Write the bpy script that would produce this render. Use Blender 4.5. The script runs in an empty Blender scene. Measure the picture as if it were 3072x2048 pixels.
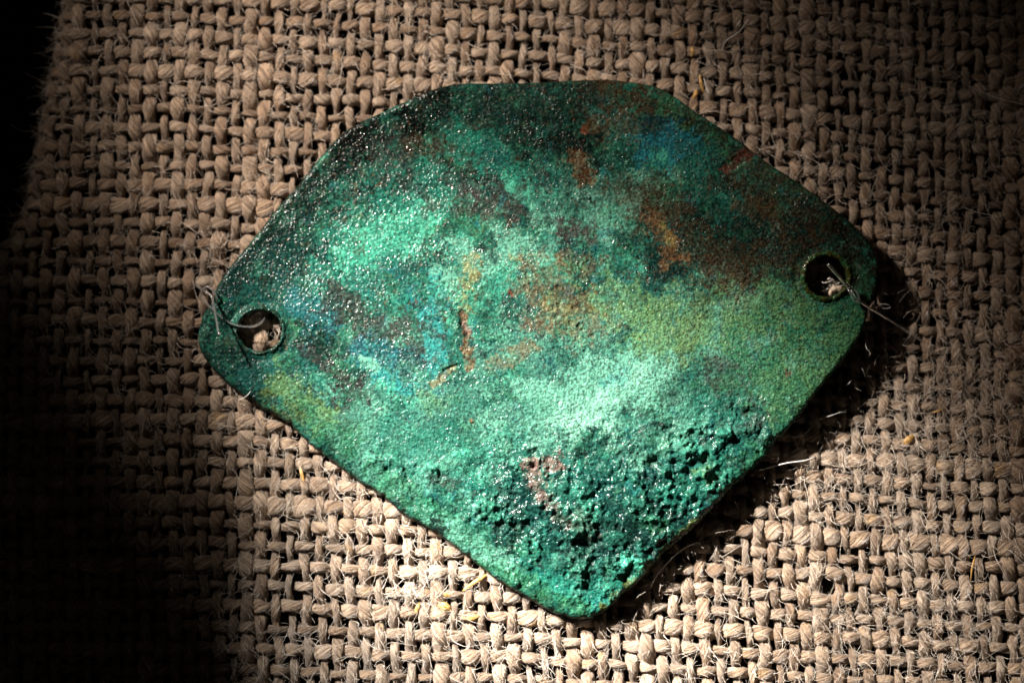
import bpy, math, random
import numpy as np
from mathutils import Matrix, Vector, Euler

# ------------------------------------------------------------------ camera, light, exposure
scene = bpy.context.scene
col = scene.collection
R_ = math.radians
CAM_D, TILT, FOCAL = 30.0, R_(5.0), 90.0
# one Blender unit = 1 cm of the real thing; photograph frame is 12 cm wide
cam_data = bpy.data.cameras.new("camera")
cam_data.lens, cam_data.sensor_width = FOCAL, 36.0
cam_data.clip_start, cam_data.clip_end = 1.0, 400.0
cam = bpy.data.objects.new("camera", cam_data)
col.objects.link(cam)
cam.location = (0, -CAM_D * math.sin(TILT), CAM_D * math.cos(TILT))
cam.rotation_euler = (TILT, 0, 0)
cam_data.dof.use_dof = True
cam_data.dof.focus_distance = 29.35
cam_data.dof.aperture_fstop = 0.11
cam_data.dof.aperture_blades = 7
scene.camera = cam

world = bpy.data.worlds.new("World")
scene.world = world
world.use_nodes = True
bg = world.node_tree.nodes["Background"]
bg.inputs[0].default_value = (1.0, 0.85, 0.72, 1)
bg.inputs[1].default_value = 0.007


def lamp(name, target, elev, azim, dist, half_angle, energy, radius, colour, blend=1.0):
    """spot lamp of the studio; azim is the compass angle the light comes FROM, seen from above"""
    d = bpy.data.lights.new(name, 'SPOT')
    d.energy, d.color, d.shadow_soft_size = energy, colour, radius
    d.spot_size, d.spot_blend = 2 * R_(half_angle), blend
    o = bpy.data.objects.new(name, d)
    v = Vector((math.cos(R_(elev)) * math.cos(R_(azim)), math.cos(R_(elev)) * math.sin(R_(azim)), math.sin(R_(elev))))
    o.location = Vector(target) + v * dist
    o.rotation_euler = v.to_track_quat('Z', 'Y').to_euler()
    col.objects.link(o)
    return o


lamp("key_spot", (0.92, -2.02, 0), 34.3, 139, 22, 9.8, 110000, 0.26, (1.0, 0.945, 0.87))
lamp("rear_spot", (-0.13, 0.91, 0), 34.3, 139, 22, 10.5, 42000, 0.28, (1.0, 0.865, 0.75))
lamp("wide_spot", (-0.09, 1.56, 0), 34.3, 137, 22, 15.5, 9400, 0.28, (1.0, 0.865, 0.75))
lamp("low_spot", (0.60, -4.70, 0), 34.0, 138, 22, 7.9, 60000, 0.26, (1.0, 0.970, 0.93))

scene.view_settings.view_transform = 'Standard'
scene.view_settings.look = 'None'
scene.view_settings.exposure = 0.0
scene.view_settings.gamma = 1.0
scene.render.resolution_x, scene.render.resolution_y = 1024, 682

# ------------------------------------------------------------------ helpers
ct, st = math.cos(TILT), math.sin(TILT)
CAMP = np.array([0, -CAM_D * st, CAM_D * ct])


def P(px, py, z=0.0):
    """place of a point of height z seen at (px, py) of the 3072 x 2048 picture"""
    px, py, z = np.broadcast_arrays(np.asarray(px, float), np.asarray(py, float), np.asarray(z, float))
    k = 36.0 / FOCAL / 3072.0
    dx, dy, dz = (px - 1536) * k, (1024 - py) * k, -np.ones_like(px)
    wy, wz = dy * ct - dz * st, dy * st + dz * ct
    t = (z - CAMP[2]) / wz
    return np.stack([dx * t, CAMP[1] + wy * t, z], -1)


U = 1 / 256.0            # one picture pixel in world units
rng = np.random.default_rng(7)
_perm = np.arange(4096); np.random.default_rng(3).shuffle(_perm)
_ang = np.random.default_rng(4).uniform(0, 2 * np.pi, 4096)


def _h(ix, iy, seed):
    return _perm[(_perm[(ix + seed * 131) & 4095] + iy * 1) & 4095]


def perlin(x, y, seed=0):
    x0 = np.floor(x).astype(np.int64); y0 = np.floor(y).astype(np.int64)
    fx, fy = x - x0, y - y0
    ux, uy = fx * fx * fx * (fx * (fx * 6 - 15) + 10), fy * fy * fy * (fy * (fy * 6 - 15) + 10)

    def g(ix, iy, ax, ay):
        a = _ang[_h(ix, iy, seed)]
        return np.cos(a) * ax + np.sin(a) * ay
    n00, n10 = g(x0, y0, fx, fy), g(x0 + 1, y0, fx - 1, fy)
    n01, n11 = g(x0, y0 + 1, fx, fy - 1), g(x0 + 1, y0 + 1, fx - 1, fy - 1)
    return 1.5 * ((n00 * (1 - ux) + n10 * ux) * (1 - uy) + (n01 * (1 - ux) + n11 * ux) * uy)


def fbm(x, y, size, octaves=4, seed=0, gain=0.5):
    s, a, tot = 0, 1.0, 0.0
    f = 1.0 / size
    for k in range(octaves):
        s = s + a * perlin(x * f + 17.3 * k, y * f - 9.1 * k, seed + k)
        tot += a; a *= gain; f *= 2.03
    return s / tot


def worley(x, y, size, seed=0):
    """distance to the nearest and second nearest random point (in cells)"""
    x, y = x / size, y / size
    x0 = np.floor(x).astype(np.int64); y0 = np.floor(y).astype(np.int64)
    f1 = np.full(x.shape, 9.0); f2 = np.full(x.shape, 9.0); idn = np.zeros(x.shape)
    for i in (-1, 0, 1):
        for j in (-1, 0, 1):
            h = _h(x0 + i, y0 + j, seed)
            cx = x0 + i + 0.5 + 0.48 * np.cos(_ang[h]); cy = y0 + j + 0.5 + 0.48 * np.sin(_ang[(h * 7 + 13) & 4095])
            d = np.hypot(x - cx, y - cy)
            m = d < f1
            f2 = np.where(m, f1, np.minimum(f2, d)); f1 = np.where(m, d, f1); idn = np.where(m, h / 4096.0, idn)
    return f1, f2, idn


def sstep(a, b, x):
    t = np.clip((x - a) / (b - a), 0, 1)
    return t * t * (3 - 2 * t)


def mesh_obj(name, verts, quads, mat, parent=None, attrs=None, smooth=True):
    me = bpy.data.meshes.new(name)
    verts = np.asarray(verts, np.float32).reshape(-1, 3)
    quads = np.asarray(quads, np.int32)
    n, k = quads.shape
    me.vertices.add(len(verts)); me.vertices.foreach_set("co", verts.ravel())
    me.loops.add(n * k); me.loops.foreach_set("vertex_index", quads.ravel())
    me.polygons.add(n); me.polygons.foreach_set("loop_start", np.arange(0, n * k, k, dtype=np.int32))
    me.polygons.foreach_set("loop_total", np.full(n, k, np.int32))
    me.update(calc_edges=True)
    if smooth:
        me.polygons.foreach_set("use_smooth", np.ones(n, bool))
    for an, (ty, data) in (attrs or {}).items():
        a = me.attributes.new(an, ty, 'POINT')
        data = np.asarray(data, np.float32)
        a.data.foreach_set({'FLOAT': 'value', 'FLOAT_VECTOR': 'vector', 'FLOAT_COLOR': 'color'}[ty], data.ravel())
    me.materials.append(mat)
    o = bpy.data.objects.new(name, me)
    col.objects.link(o)
    if parent: o.parent = parent
    return o


def tube(path, rad, sides=10, flat=1.0, cap=True):
    """tube along a path of points; rad a number or one per point"""
    path = np.asarray(path, float); n = len(path)
    rad = np.broadcast_to(np.asarray(rad, float), (n,))
    t = np.gradient(path, axis=0); t /= np.linalg.norm(t, axis=1)[:, None] + 1e-9
    up = np.array([0, 0, 1.0])
    s = np.cross(t, up); ls = np.linalg.norm(s, axis=1)[:, None]
    s = np.where(ls > 1e-3, s / (ls + 1e-9), np.array([1.0, 0, 0])); w = np.cross(s, t)
    a = np.linspace(0, 2 * np.pi, sides, endpoint=False)
    v = path[:, None] + rad[:, None, None] * (np.cos(a)[None, :, None] * s[:, None] + flat * np.sin(a)[None, :, None] * w[:, None])
    i = np.arange(n - 1)[:, None] * sides; j = np.arange(sides)[None]; j2 = (j + 1) % sides
    q = np.stack([i + j, i + j2, i + sides + j2, i + sides + j], -1).reshape(-1, 4)
    v = v.reshape(-1, 3)
    if cap:
        v = np.vstack([v, path[0], path[-1]])
        c0, c1 = n * sides, n * sides + 1
        jj = np.arange(sides); kk = (jj + 1) % sides
        q = np.vstack([q, np.stack([np.full(sides, c0), kk, jj, jj], -1)[:, [0, 1, 2, 2]][:0]])
        tri0 = np.stack([np.full(sides, c0), kk, jj], -1); L = (n - 1) * sides
        tri1 = np.stack([np.full(sides, c1), L + jj, L + kk], -1)
        return v, q, np.vstack([tri0, tri1])
    return v, q, None


def tube_obj(name, path, rad, mat, parent=None, sides=10, flat=1.0):
    v, q, t = tube(path, rad, sides, flat)
    me = bpy.data.meshes.new(name)
    me.from_pydata(v.tolist(), [], q.tolist() + t.tolist()); me.update()
    me.polygons.foreach_set("use_smooth", np.ones(len(me.polygons), bool))
    me.materials.append(mat)
    o = bpy.data.objects.new(name, me); col.objects.link(o)
    if parent: o.parent = parent
    return o


def spline(pts, n):
    """Catmull-Rom through control points"""
    p = np.asarray(pts, float); p = np.vstack([2 * p[0] - p[1], p, 2 * p[-1] - p[-2]])
    m = len(p) - 3
    u = np.linspace(0, m - 1e-6, n); i = u.astype(int); f = (u - i)[:, None]
    a, b, c, d = p[i], p[i + 1], p[i + 2], p[i + 3]
    return 0.5 * (2 * b + (c - a) * f + (2 * a - 5 * b + 4 * c - d) * f ** 2 + (3 * b - a - 3 * c + d) * f ** 3)


def tag(o, label=None, cat=None, group=None, kind=None):
    for k, v in (("label", label), ("category", cat), ("group", group), ("kind", kind)):
        if v: o[k] = v
    return o


def empty(name, loc=(0, 0, 0)):
    o = bpy.data.objects.new(name, None); col.objects.link(o); o.location = loc
    return o


def lin(r, g, b):
    c = np.array([r, g, b], float) / 255
    return np.where(c <= 0.04045, c / 12.92, ((c + 0.055) / 1.055) ** 2.4)


# ------------------------------------------------------------------ materials
def new_mat(name):
    m = bpy.data.materials.new(name); m.use_nodes = True
    nt = m.node_tree; b = nt.nodes["Principled BSDF"]
    return m, nt, b


def nd(nt, ty, **kw):
    n = nt.nodes.new(ty)
    for k, v in kw.items():
        if k.startswith("i_"):
            n.inputs[k[2:].replace("_", " ")].default_value = v
        else:
            setattr(n, k, v)
    return n


def yarn_material():
    m, nt, b = new_mat("jute_yarn"); L = nt.links.new
    co = nd(nt, "ShaderNodeAttribute", attribute_name="fibre")
    tint = nd(nt, "ShaderNodeAttribute", attribute_name="tint")
    n1 = nd(nt, "ShaderNodeTexNoise", i_Scale=2.4, i_Detail=4.0, i_Roughness=0.72)
    L(co.outputs["Vector"], n1.inputs["Vector"])
    n2 = nd(nt, "ShaderNodeTexNoise", i_Scale=4.5, i_Detail=2.0, i_Roughness=0.6)
    L(co.outputs["Vector"], n2.inputs["Vector"])
    ramp = nd(nt, "ShaderNodeValToRGB")
    e = ramp.color_ramp.elements
    e[0].position, e[0].color = 0.34, (0.26, 0.195, 0.14, 1)
    e[1].position, e[1].color = 0.62, (1.30, 1.26, 1.22, 1)
    L(n1.outputs["Fac"], ramp.inputs["Fac"])
    mul = nd(nt, "ShaderNodeMix", data_type='RGBA', blend_type='MULTIPLY'); mul.inputs["Factor"].default_value = 1
    L(tint.outputs["Color"], mul.inputs["A"]); L(ramp.outputs["Color"], mul.inputs["B"])
    L(mul.outputs["Result"], b.inputs["Base Color"])
    add = nd(nt, "ShaderNodeMath", operation='ADD'); L(n1.outputs["Fac"], add.inputs[0])
    m2 = nd(nt, "ShaderNodeMath", operation='MULTIPLY'); m2.inputs[1].default_value = 0.6
    L(n2.outputs["Fac"], m2.inputs[0]); L(m2.outputs[0], add.inputs[1])
    bump = nd(nt, "ShaderNodeBump", i_Strength=1.0, i_Distance=0.085)
    L(add.outputs[0], bump.inputs["Height"]); L(bump.outputs["Normal"], b.inputs["Normal"])
    b.inputs["Roughness"].default_value = 0.34
    b.inputs["Specular IOR Level"].default_value = 0.65
    b.inputs["Sheen Weight"].default_value = 0.12
    b.inputs["Sheen Roughness"].default_value = 0.5
    return m


def plain_material(name, colr, rough=0.6, spec=0.4, noise=0.0, scale=20.0, bump=0.0):
    m, nt, b = new_mat(name); L = nt.links.new
    n = nd(nt, "ShaderNodeTexNoise", i_Scale=scale, i_Detail=4.0)
    tc = nd(nt, "ShaderNodeTexCoord"); L(tc.outputs["Object"], n.inputs["Vector"])
    r = nd(nt, "ShaderNodeValToRGB"); e = r.color_ramp.elements
    e[0].position, e[0].color = 0.3, tuple(c * (1 - noise) for c in colr) + (1,)
    e[1].position, e[1].color = 0.7, tuple(min(1, c * (1 + noise)) for c in colr) + (1,)
    L(n.outputs["Fac"], r.inputs["Fac"]); L(r.outputs["Color"], b.inputs["Base Color"])
    b.inputs["Roughness"].default_value = rough; b.inputs["Specular IOR Level"].default_value = spec
    if bump:
        bp = nd(nt, "ShaderNodeBump", i_Strength=0.8, i_Distance=bump)
        L(n.outputs["Fac"], bp.inputs["Height"]); L(bp.outputs["Normal"], b.inputs["Normal"])
    return m


def patina_material():
    m, nt, b = new_mat("copper_patina"); L = nt.links.new
    tc = nd(nt, "ShaderNodeTexCoord")
    colr = nd(nt, "ShaderNodeAttribute", attribute_name="patina")
    rough_a = nd(nt, "ShaderNodeAttribute", attribute_name="gloss")
    n1 = nd(nt, "ShaderNodeTexNoise", i_Scale=30.0, i_Detail=3.0, i_Roughness=0.65)
    n2 = nd(nt, "ShaderNodeTexNoise", i_Scale=20.0, i_Detail=2.0, i_Roughness=0.6)
    n3 = nd(nt, "ShaderNodeTexVoronoi", i_Scale=34.0)
    for n in (n1, n2, n3): L(tc.outputs["Object"], n.inputs["Vector"])
    ramp = nd(nt, "ShaderNodeValToRGB"); e = ramp.color_ramp.elements
    e[0].position, e[0].color = 0.38, (0.16, 0.15, 0.16, 1)
    e[1].position, e[1].color = 0.58, (1.15, 1.15, 1.15, 1)
    L(n1.outputs["Fac"], ramp.inputs["Fac"])
    mul = nd(nt, "ShaderNodeMix", data_type='RGBA', blend_type='MULTIPLY'); mul.inputs["Factor"].default_value = 0.60
    L(colr.outputs["Color"], mul.inputs["A"]); L(ramp.outputs["Color"], mul.inputs["B"])
    L(mul.outputs["Result"], b.inputs["Base Color"])
    add = nd(nt, "ShaderNodeMath", operation='MULTIPLY_ADD'); add.inputs[1].default_value = -0.35
    L(n3.outputs["Distance"], add.inputs[0]); L(n2.outputs["Fac"], add.inputs[2])
    bp = nd(nt, "ShaderNodeBump", i_Strength=1.0, i_Distance=0.019)
    L(add.outputs[0], bp.inputs["Height"]); L(bp.outputs["Normal"], b.inputs["Normal"])
    L(rough_a.outputs["Fac"], b.inputs["Roughness"])
    n4 = nd(nt, "ShaderNodeTexNoise", i_Scale=26.0, i_Detail=3.0, i_Roughness=0.7); L(tc.outputs["Object"], n4.inputs["Vector"])
    mr = nd(nt, "ShaderNodeMapRange"); mr.inputs["From Min"].default_value = 0.50; mr.inputs["From Max"].default_value = 0.66
    mr.inputs["To Min"].default_value = 0.14; mr.inputs["To Max"].default_value = 0.56
    sp = nd(nt, "ShaderNodeAttribute", attribute_name="spark"); ml = nd(nt, "ShaderNodeMath", operation='MULTIPLY')
    L(n4.outputs["Fac"], mr.inputs["Value"]); L(mr.outputs["Result"], ml.inputs[0]); L(sp.outputs["Fac"], ml.inputs[1]); L(ml.outputs[0], b.inputs["Specular IOR Level"])
    b.inputs["Coat Weight"].default_value = 0.0
    b.inputs["Coat Roughness"].default_value = 0.18
    L(bp.outputs["Normal"], b.inputs["Coat Normal"])
    return m


def nylon_material():
    m, nt, b = new_mat("clear_nylon")
    b.inputs["Base Color"].default_value = (0.97, 0.97, 0.97, 1)
    b.inputs["Roughness"].default_value = 0.14
    b.inputs["IOR"].default_value = 1.53
    b.inputs["Transmission Weight"].default_value = 0.95
    return m


M_yarn = yarn_material()
M_plate = patina_material()
M_nylon = nylon_material()
M_board = plain_material("black_board", (0.010, 0.009, 0.008), 0.85, 0.15, 0.3, 8.0)
M_table = plain_material("black_table", (0.006, 0.006, 0.006), 0.9, 0.1, 0.3, 2.0)
M_fuzz = plain_material("jute_fibre", (0.66, 0.57, 0.48), 0.32, 0.6, 0.35, 3.0)
M_white = plain_material("pale_fibre", (0.75, 0.72, 0.68), 0.35, 0.6, 0.1, 3.0)
M_yarnplain = plain_material("jute_yarn_plain", (0.55, 0.44, 0.34), 0.45, 0.5, 0.45, 22.0, 0.02)
M_straw = plain_material("jute_straw", (0.52, 0.30, 0.09), 0.45, 0.5, 0.45, 26.0, 0.012)

# ------------------------------------------------------------------ burlap cloth
# left edge of the board that the cloth is laid over (picture x of the bend for a picture y)
FY = np.array([-300, 0, 160, 330, 450, 600, 700, 800, 1000, 2600])
FX = np.array([330, 268, 243, 205, 185, 165, 110, 20, -160, -900])
RB = 0.34


def bend(p):
    """lays flat cloth coordinates over the rounded left edge of the board"""
    p = p.copy()
    xf = np.interp(1024 - p[:, 1] / U, FY, FX)
    xf = (xf - 1536) * U
    s = p[:, 0] - xf
    m = s < 0
    th = np.clip(-s / RB, 0, np.pi / 2)
    rest = np.maximum(-s - RB * np.pi / 2, 0)
    z = p[:, 2]
    p[:, 0] = np.where(m, xf - (RB + z) * np.sin(th), p[:, 0])
    p[:, 2] = np.where(m, -RB + (RB + z) * np.cos(th) - rest, z)
    return p


def sag(x, y):
    """slow rise and fall of the cloth, world units, of picture coordinates"""
    return 0.035 * fbm(x, y, 700, 2, 60)


# lattice ---------------------------------------------------------
GX = np.array([-900, 0, 300, 600, 900, 1536, 2200, 2800, 3072, 3700])
GY = np.array([-8, 0, 3, 9, 28, 70, 130, 184, 208, 262])


def weft_y(j, x):
    t = j / 36.0
    y0 = 30 + (j * 57 + 0.085 * j * j)
    return y0 * (1 - 0.045 * np.clip(x, 0, 3072) / 3072) + np.interp(x, GX, GY)


def warp_x(i, y):
    return 272 + 43.2 * i + 4 * np.sin(y / 330.0 + 0.2) - 8 * np.sin(np.clip(y, -200, 2300) / 2048 * np.pi) + (y / 2048) ** 2 * (6 + 0.012 * i * 43)


WANDER = 8.0
GAP = (2462.0, 1765.0)
_best = 1e9
for _i in range(45, 56):
    for _j in range(24, 34):
        _y = 1765.0
        for _ in range(4):
            _x = warp_x(_i + 0.5, _y); _y = float(weft_y(_j + 0.5, _x))
        if math.hypot(_x - 2462, _y - 1765) < _best: _best = math.hypot(_x - 2462, _y - 1765); GAP = (_x, _y)


def wander(x, y):
    wx = WANDER * fbm(x, y, 230, 3, 20) + 3.2 * perlin(x / 60.0, y / 60.0, 31)
    wy = WANDER * 1.1 * fbm(x, y, 210, 3, 24) + 3.2 * perlin(x / 60.0, y / 60.0, 35)
    hx, hy = x + wx - GAP[0], y + wy - GAP[1]     # small hole poked into the weave
    r = np.hypot(hx, hy) + 1e-6
    push = 21.0 * np.exp(-(r / 52.0) ** 2)
    return wx + hx / r * push, wy + hy / r * push


cloth = empty("burlap_cloth", (0, 0, 0))
tag(cloth, "coarse brown burlap cloth of thick uneven yarns spread under the green plate", "cloth")

NI0, NI1 = -14, 77      # warp numbers (vertical yarns)
NJ0, NJ1 = -4, 39       # weft numbers (horizontal yarns)
A_W = 13.5 * U          # rise of a yarn where it goes over
tops = []               # places for fuzz


def yarn(kind, k):
    r_ = np.random.default_rng(1000 + k * 2 + (0 if kind == 'weft' else 50001))
    step = 6.0
    if kind == 'weft':
        x = np.arange(-440, 3350, step)
        y = weft_y(k, x)
        i_f = (x - 272) / 43.2
        for _ in range(3):   # which warp is crossed here
            xi = warp_x(i_f, y); i_f = i_f + (x - xi) / 43.2
        ph = i_f + k
        run = x
        base = 14.6 * np.exp(0.21 * r_.normal()); zr = 0.80
    else:
        y = np.arange(-240, 2290, step)
        x = warp_x(k, y)
        j_f = (y - 30) / 58.0
        for _ in range(4):
            yj = weft_y(j_f, x); j_f = j_f + (y - yj) / 58.0
        ph = j_f + k + 1
        run = y
        base = 14.8 * np.exp(0.17 * r_.normal()); zr = 0.78
    s = np.cos(np.pi * ph)                        # +1 over, -1 under
    over = np.sign(s) * np.abs(s) ** 0.75
    wx, wy = wander(x, y)
    own = r_.uniform(0, 1000)
    jit = 3.4 * perlin(run / 95.0, run * 0 + own, 40) + 3.4 * perlin(run / 47.0, run * 0 + own, 41)
    if kind == 'weft': cx, cy = x + wx, y + wy + jit
    else: cx, cy = x + wx + jit, y + wy
    # thick and thin places
    slub = 1.02 + 0.36 * perlin(run / 190.0, run * 0 + own + 5, 42) + 0.36 * perlin(run / 58.0, run * 0 + own + 9, 43)
    slub = np.clip(slub, 0.55, 1.75)
    puff = 1 + (0.07 if kind == 'weft' else 0.12) * s + 0.07 * perlin(run / 24.0, run * 0 + own, 44)
    hw = base * slub * puff                       # half width in the cloth plane
    hz = np.clip(base * zr * (0.6 + 0.4 * slub) * (1 + 0.12 * s), 6, 17)
    cz = A_W / U * over * (0.92 + 0.10 * perlin(run / 70.0, run * 0 + own, 45)) + sag(cx, cy) / U
    n = len(run); S = 16
    th = np.linspace(0, 2 * np.pi, S, endpoint=False)
    twist = (0.050 + 0.012 * r_.normal()) * (1 if r_.uniform() < 0.93 else -1)
    TH = th[None, :]; RU = run[:, None]
    # twisted strands and lumps stand out of the round section
    phi = TH + twist * RU + own
    lump = 1 + 0.05 * np.sin(2 * phi + own) + 0.065 * np.sin(5 * phi + 2 * own) * (1 + perlin(RU / 40.0, own + 0 * RU, 51)) + 0.11 * perlin(RU / 17.0 + np.cos(phi) * 1.3, np.sin(phi) * 1.3 + own + 0 * RU, 46)
    ca, sa = np.cos(TH), np.sin(TH)
    a_ = hw[:, None] * lump * np.sign(ca) * np.abs(ca) ** 0.9
    b_ = hz[:, None] * lump * np.sign(sa) * np.abs(sa) ** 0.9
    t = np.gradient(np.stack([cx, -cy, cz], 1), axis=0); t /= np.linalg.norm(t, axis=1)[:, None]
    side = np.stack([-t[:, 1], t[:, 0], 0 * t[:, 0]], 1); side /= np.linalg.norm(side, axis=1)[:, None]
    up = np.cross(t, side)
    up *= np.sign(up[:, 2:3])
    c = np.stack([cx, cy, cz], 1)
    off = a_[:, :, None] * side[:, None] + b_[:, :, None] * up[:, None]
    V = np.stack([(c[:, None, 0] + off[..., 0] - 1536) * U, (1024 - (c[:, None, 1] - off[..., 1])) * U, (c[:, None, 2] + off[..., 2]) * U], -1)
    V = bend(V.reshape(-1, 3))
    i = np.arange(n - 1)[:, None] * S; j = np.arange(S)[None]; j2 = (j + 1) % S
    q = np.stack([i + j, i + S + j, i + S + j2, i + j2], -1).reshape(-1, 4)
    if kind == 'warp': pass
    fib = np.stack([np.cos(phi) * 1.0, np.sin(phi) * 1.0, RU / 150.0 + own + 0 * TH], -1)
    # colour of the yarn: natural jute, greyer and browner lengths
    c0 = np.array([0.445, 0.325, 0.225]); c1 = np.array([0.290, 0.180, 0.100]); c2 = np.array([0.52, 0.425, 0.33])
    m1 = np.clip(0.30 + 0.55 * perlin(run / 160.0, run * 0 + own + 3, 47) + 0.22 * r_.normal(), 0, 1)[:, None]
    m2 = np.clip(0.30 + 0.6 * perlin(run / 230.0, run * 0 + own + 7, 48) + 0.2 * r_.normal(), 0, 1)[:, None]
    tc = c0 * (1 - m1) + c1 * m1
    tc = tc * (1 - m2) + c2 * m2
    tc = tc * (1 + 0.28 * perlin(run / 30.0, run * 0 + own, 49))[:, None]
    # stray golden lengths of bark in the yarn
    gold = sstep(0.50, 0.62, perlin(run / 45.0, run * 0 + own + 11, 50) + 0.06 * r_.normal())[:, None]
    gold = gold[:, None] * sstep(0.1, 0.6, np.sin(phi))[:, :, None]
    tint = tc[:, None] * (1 - 0.6 * gold) + np.array([0.42, 0.26, 0.10]) * 0.6 * gold
    tint = np.concatenate([tint, np.ones((n, S, 1))], -1)
    o = mesh_obj(kind + "_yarn", V, q, M_yarn, cloth, {"fibre": ('FLOAT_VECTOR', fib), "tint": ('FLOAT_COLOR', tint)})
    tops.append((c, t, side, up, hw, hz, s))
    return o


for j in range(NJ0, NJ1): yarn('weft', j)
for i in range(NI0, NI1): yarn('warp', i)


# fuzz: thousands of loose fibre ends, nobody could count them
def hair_object(name, curves, radii, mat, parent=None):
    h = bpy.data.hair_curves.new(name)
    h.add_curves([len(c) for c in curves])
    pos = np.concatenate(curves).astype(np.float32)
    h.attributes["position"].data.foreach_set("vector", pos.ravel())
    ra = h.attributes.new("radius", 'FLOAT', 'POINT') if "radius" not in h.attributes else h.attributes["radius"]
    ra.data.foreach_set("value", np.concatenate(radii).astype(np.float32))
    h.materials.append(mat)
    o = bpy.data.objects.new(name, h); col.objects.link(o)
    if parent: o.parent = parent
    return o


def clump_density(x, y):
    d = 0.55 + 0.9 * fbm(x, y, 240, 3, 70)
    for cx, cy, r, w in ((2900, 1170, 130, 2.2), (2560, 1460, 110, 1.6), (630, 740, 60, 1.2), (2840, 1900, 120, 1.2), (1060, 1430, 90, 1.0),
                         (2300, 500, 80, 1.5), (2470, 1850, 110, 1.1), (1300, 1800, 160, 0.8), (2700, 1300, 160, 0.8)):
        d = d + w * np.exp(-((x - cx) ** 2 + (y - cy) ** 2) / r ** 2)
    return np.clip(d * 0.42, 0.03, 1)


# ------------------------------------------------------------------ board and table under the cloth
def board():
    ys = np.linspace(2600, -400, 60)
    xf = np.interp(ys, FY, FX)
    prof = []
    for a in np.linspace(0, np.pi / 2, 7):
        prof.append((-RB * math.sin(a) * 0.80, -0.085 - RB * 0.80 * (1 - math.cos(a))))
    prof.append((prof[-1][0], -2.2))
    rows = []
    for yy, x in zip(ys, xf):
        Y = (1024 - yy) * U; X = (x - 1536) * U
        rows.append([(8.5, Y, -0.085)] + [(X + dx, Y, z) for dx, z in prof])
    v = np.array(rows).reshape(-1, 3); w = len(prof) + 1
    q = [(a * w + b, a * w + b + 1, (a + 1) * w + b + 1, (a + 1) * w + b) for a in range(len(ys) - 1) for b in range(w - 1)]
    o = mesh_obj("backing_board", v, np.array(q)[:, ::-1], M_board, smooth=False)
    o["kind"] = "structure"


board()
tb = mesh_obj("tabletop", [(-40, -40, -2.25), (40, -40, -2.25), (40, 40, -2.25), (-40, 40, -2.25)], [(0, 1, 2, 3)], M_table)
tb["kind"] = "structure"

# ------------------------------------------------------------------ the copper plate
OUT = [(1360, 251), (1291, 270), (1241, 292), (1190, 317), (1139, 340), (1071, 371), (1020, 404), (986, 442), (935, 503), (887, 566),
       (832, 622), (798, 668), (751, 727), (723, 760), (689, 799), (659, 843), (644, 877), (641, 904), (612, 938), (597, 983), (594, 1027),
       (606, 1061), (625, 1092), (662, 1129), (706, 1167), (751, 1198), (800, 1234), (849, 1254), (905, 1307), (948, 1346), (989, 1377),
       (1026, 1404), (1070, 1440), (1111, 1462), (1159, 1494), (1207, 1542), (1261, 1567), (1326, 1609), (1384, 1653), (1445, 1701),
       (1496, 1742), (1564, 1779), (1620, 1815), (1665, 1838), (1708, 1852), (1753, 1857), (1791, 1849), (1832, 1817), (1872, 1780), (1916, 1744),
       (1950, 1704), (2009, 1646), (2077, 1585), (2145, 1518), (2190, 1463), (2230, 1432), (2281, 1387), (2316, 1344), (2362, 1290), (2411, 1232),
       (2450, 1176), (2530, 1081), (2564, 1034), (2591, 990), (2602, 945), (2606, 921), (2621, 896), (2634, 853), (2640, 802), (2630, 761),
       (2608, 724), (2581, 690), (2530, 646), (2462, 595), (2411, 558), (2367, 527), (2326, 503), (2258, 454), (2224, 424), (2138, 367),
       (2094, 340), (2046, 304), (2002, 275), (1961, 256), (1887, 244), (1819, 238), (1717, 241), (1615, 248), (1444, 249)]
OUT = np.array(OUT, float)
OUT = np.stack([0.75 * OUT + 0.25 * np.roll(OUT, -1, 0), 0.25 * OUT + 0.75 * np.roll(OUT, -1, 0)], 1).reshape(-1, 2)   # corners rounded
HOLES = [(780, 992, 65, 60), (2479, 829, 62, 61)]
ZC = [(600, 990, .24), (780, 992, .25), (780, 650, .27), (1500, 245, .24), (1100, 360, .24), (2620, 800, .47), (2480, 830, .49), (2100, 330, .27),
      (2560, 1050, .48), (2200, 1430, .38), (1750, 1850, .27), (1384, 1650, .20), (1000, 1380, .19), (700, 1160, .21), (1550, 1000, .40),
      (1950, 1300, .44), (2300, 560, .36), (1100, 900, .34), (1800, 600, .38)]


def zbase(x, y):
    num = 0; den = 0
    for cx, cy, z in ZC:
        w = np.exp(-((x - cx) ** 2 + (y - cy) ** 2) / (2 * 270.0 ** 2)) + 1e-7
        num = num + w * z; den = den + w
    return 0.21 + (num / den + 0.03 - 0.21) * 0.78


def sdf_poly(pts, X, Y):
    """signed distance (negative inside) to a closed polygon"""
    d = np.full(X.shape, 1e9); ins = np.zeros(X.shape, bool)
    for a in range(len(pts)):
        x1, y1 = pts[a - 1]; x2, y2 = pts[a]
        ex, ey = x2 - x1, y2 - y1
        t = np.clip(((X - x1) * ex + (Y - y1) * ey) / (ex * ex + ey * ey + 1e-9), 0, 1)
        d = np.minimum(d, np.hypot(X - x1 - t * ex, Y - y1 - t * ey))
        c = ((y1 > Y) != (y2 > Y)) & (X < (x2 - x1) * (Y - y1) / (y2 - y1 + 1e-12) + x1)
        ins ^= c
    return np.where(ins, -d, d)


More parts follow.
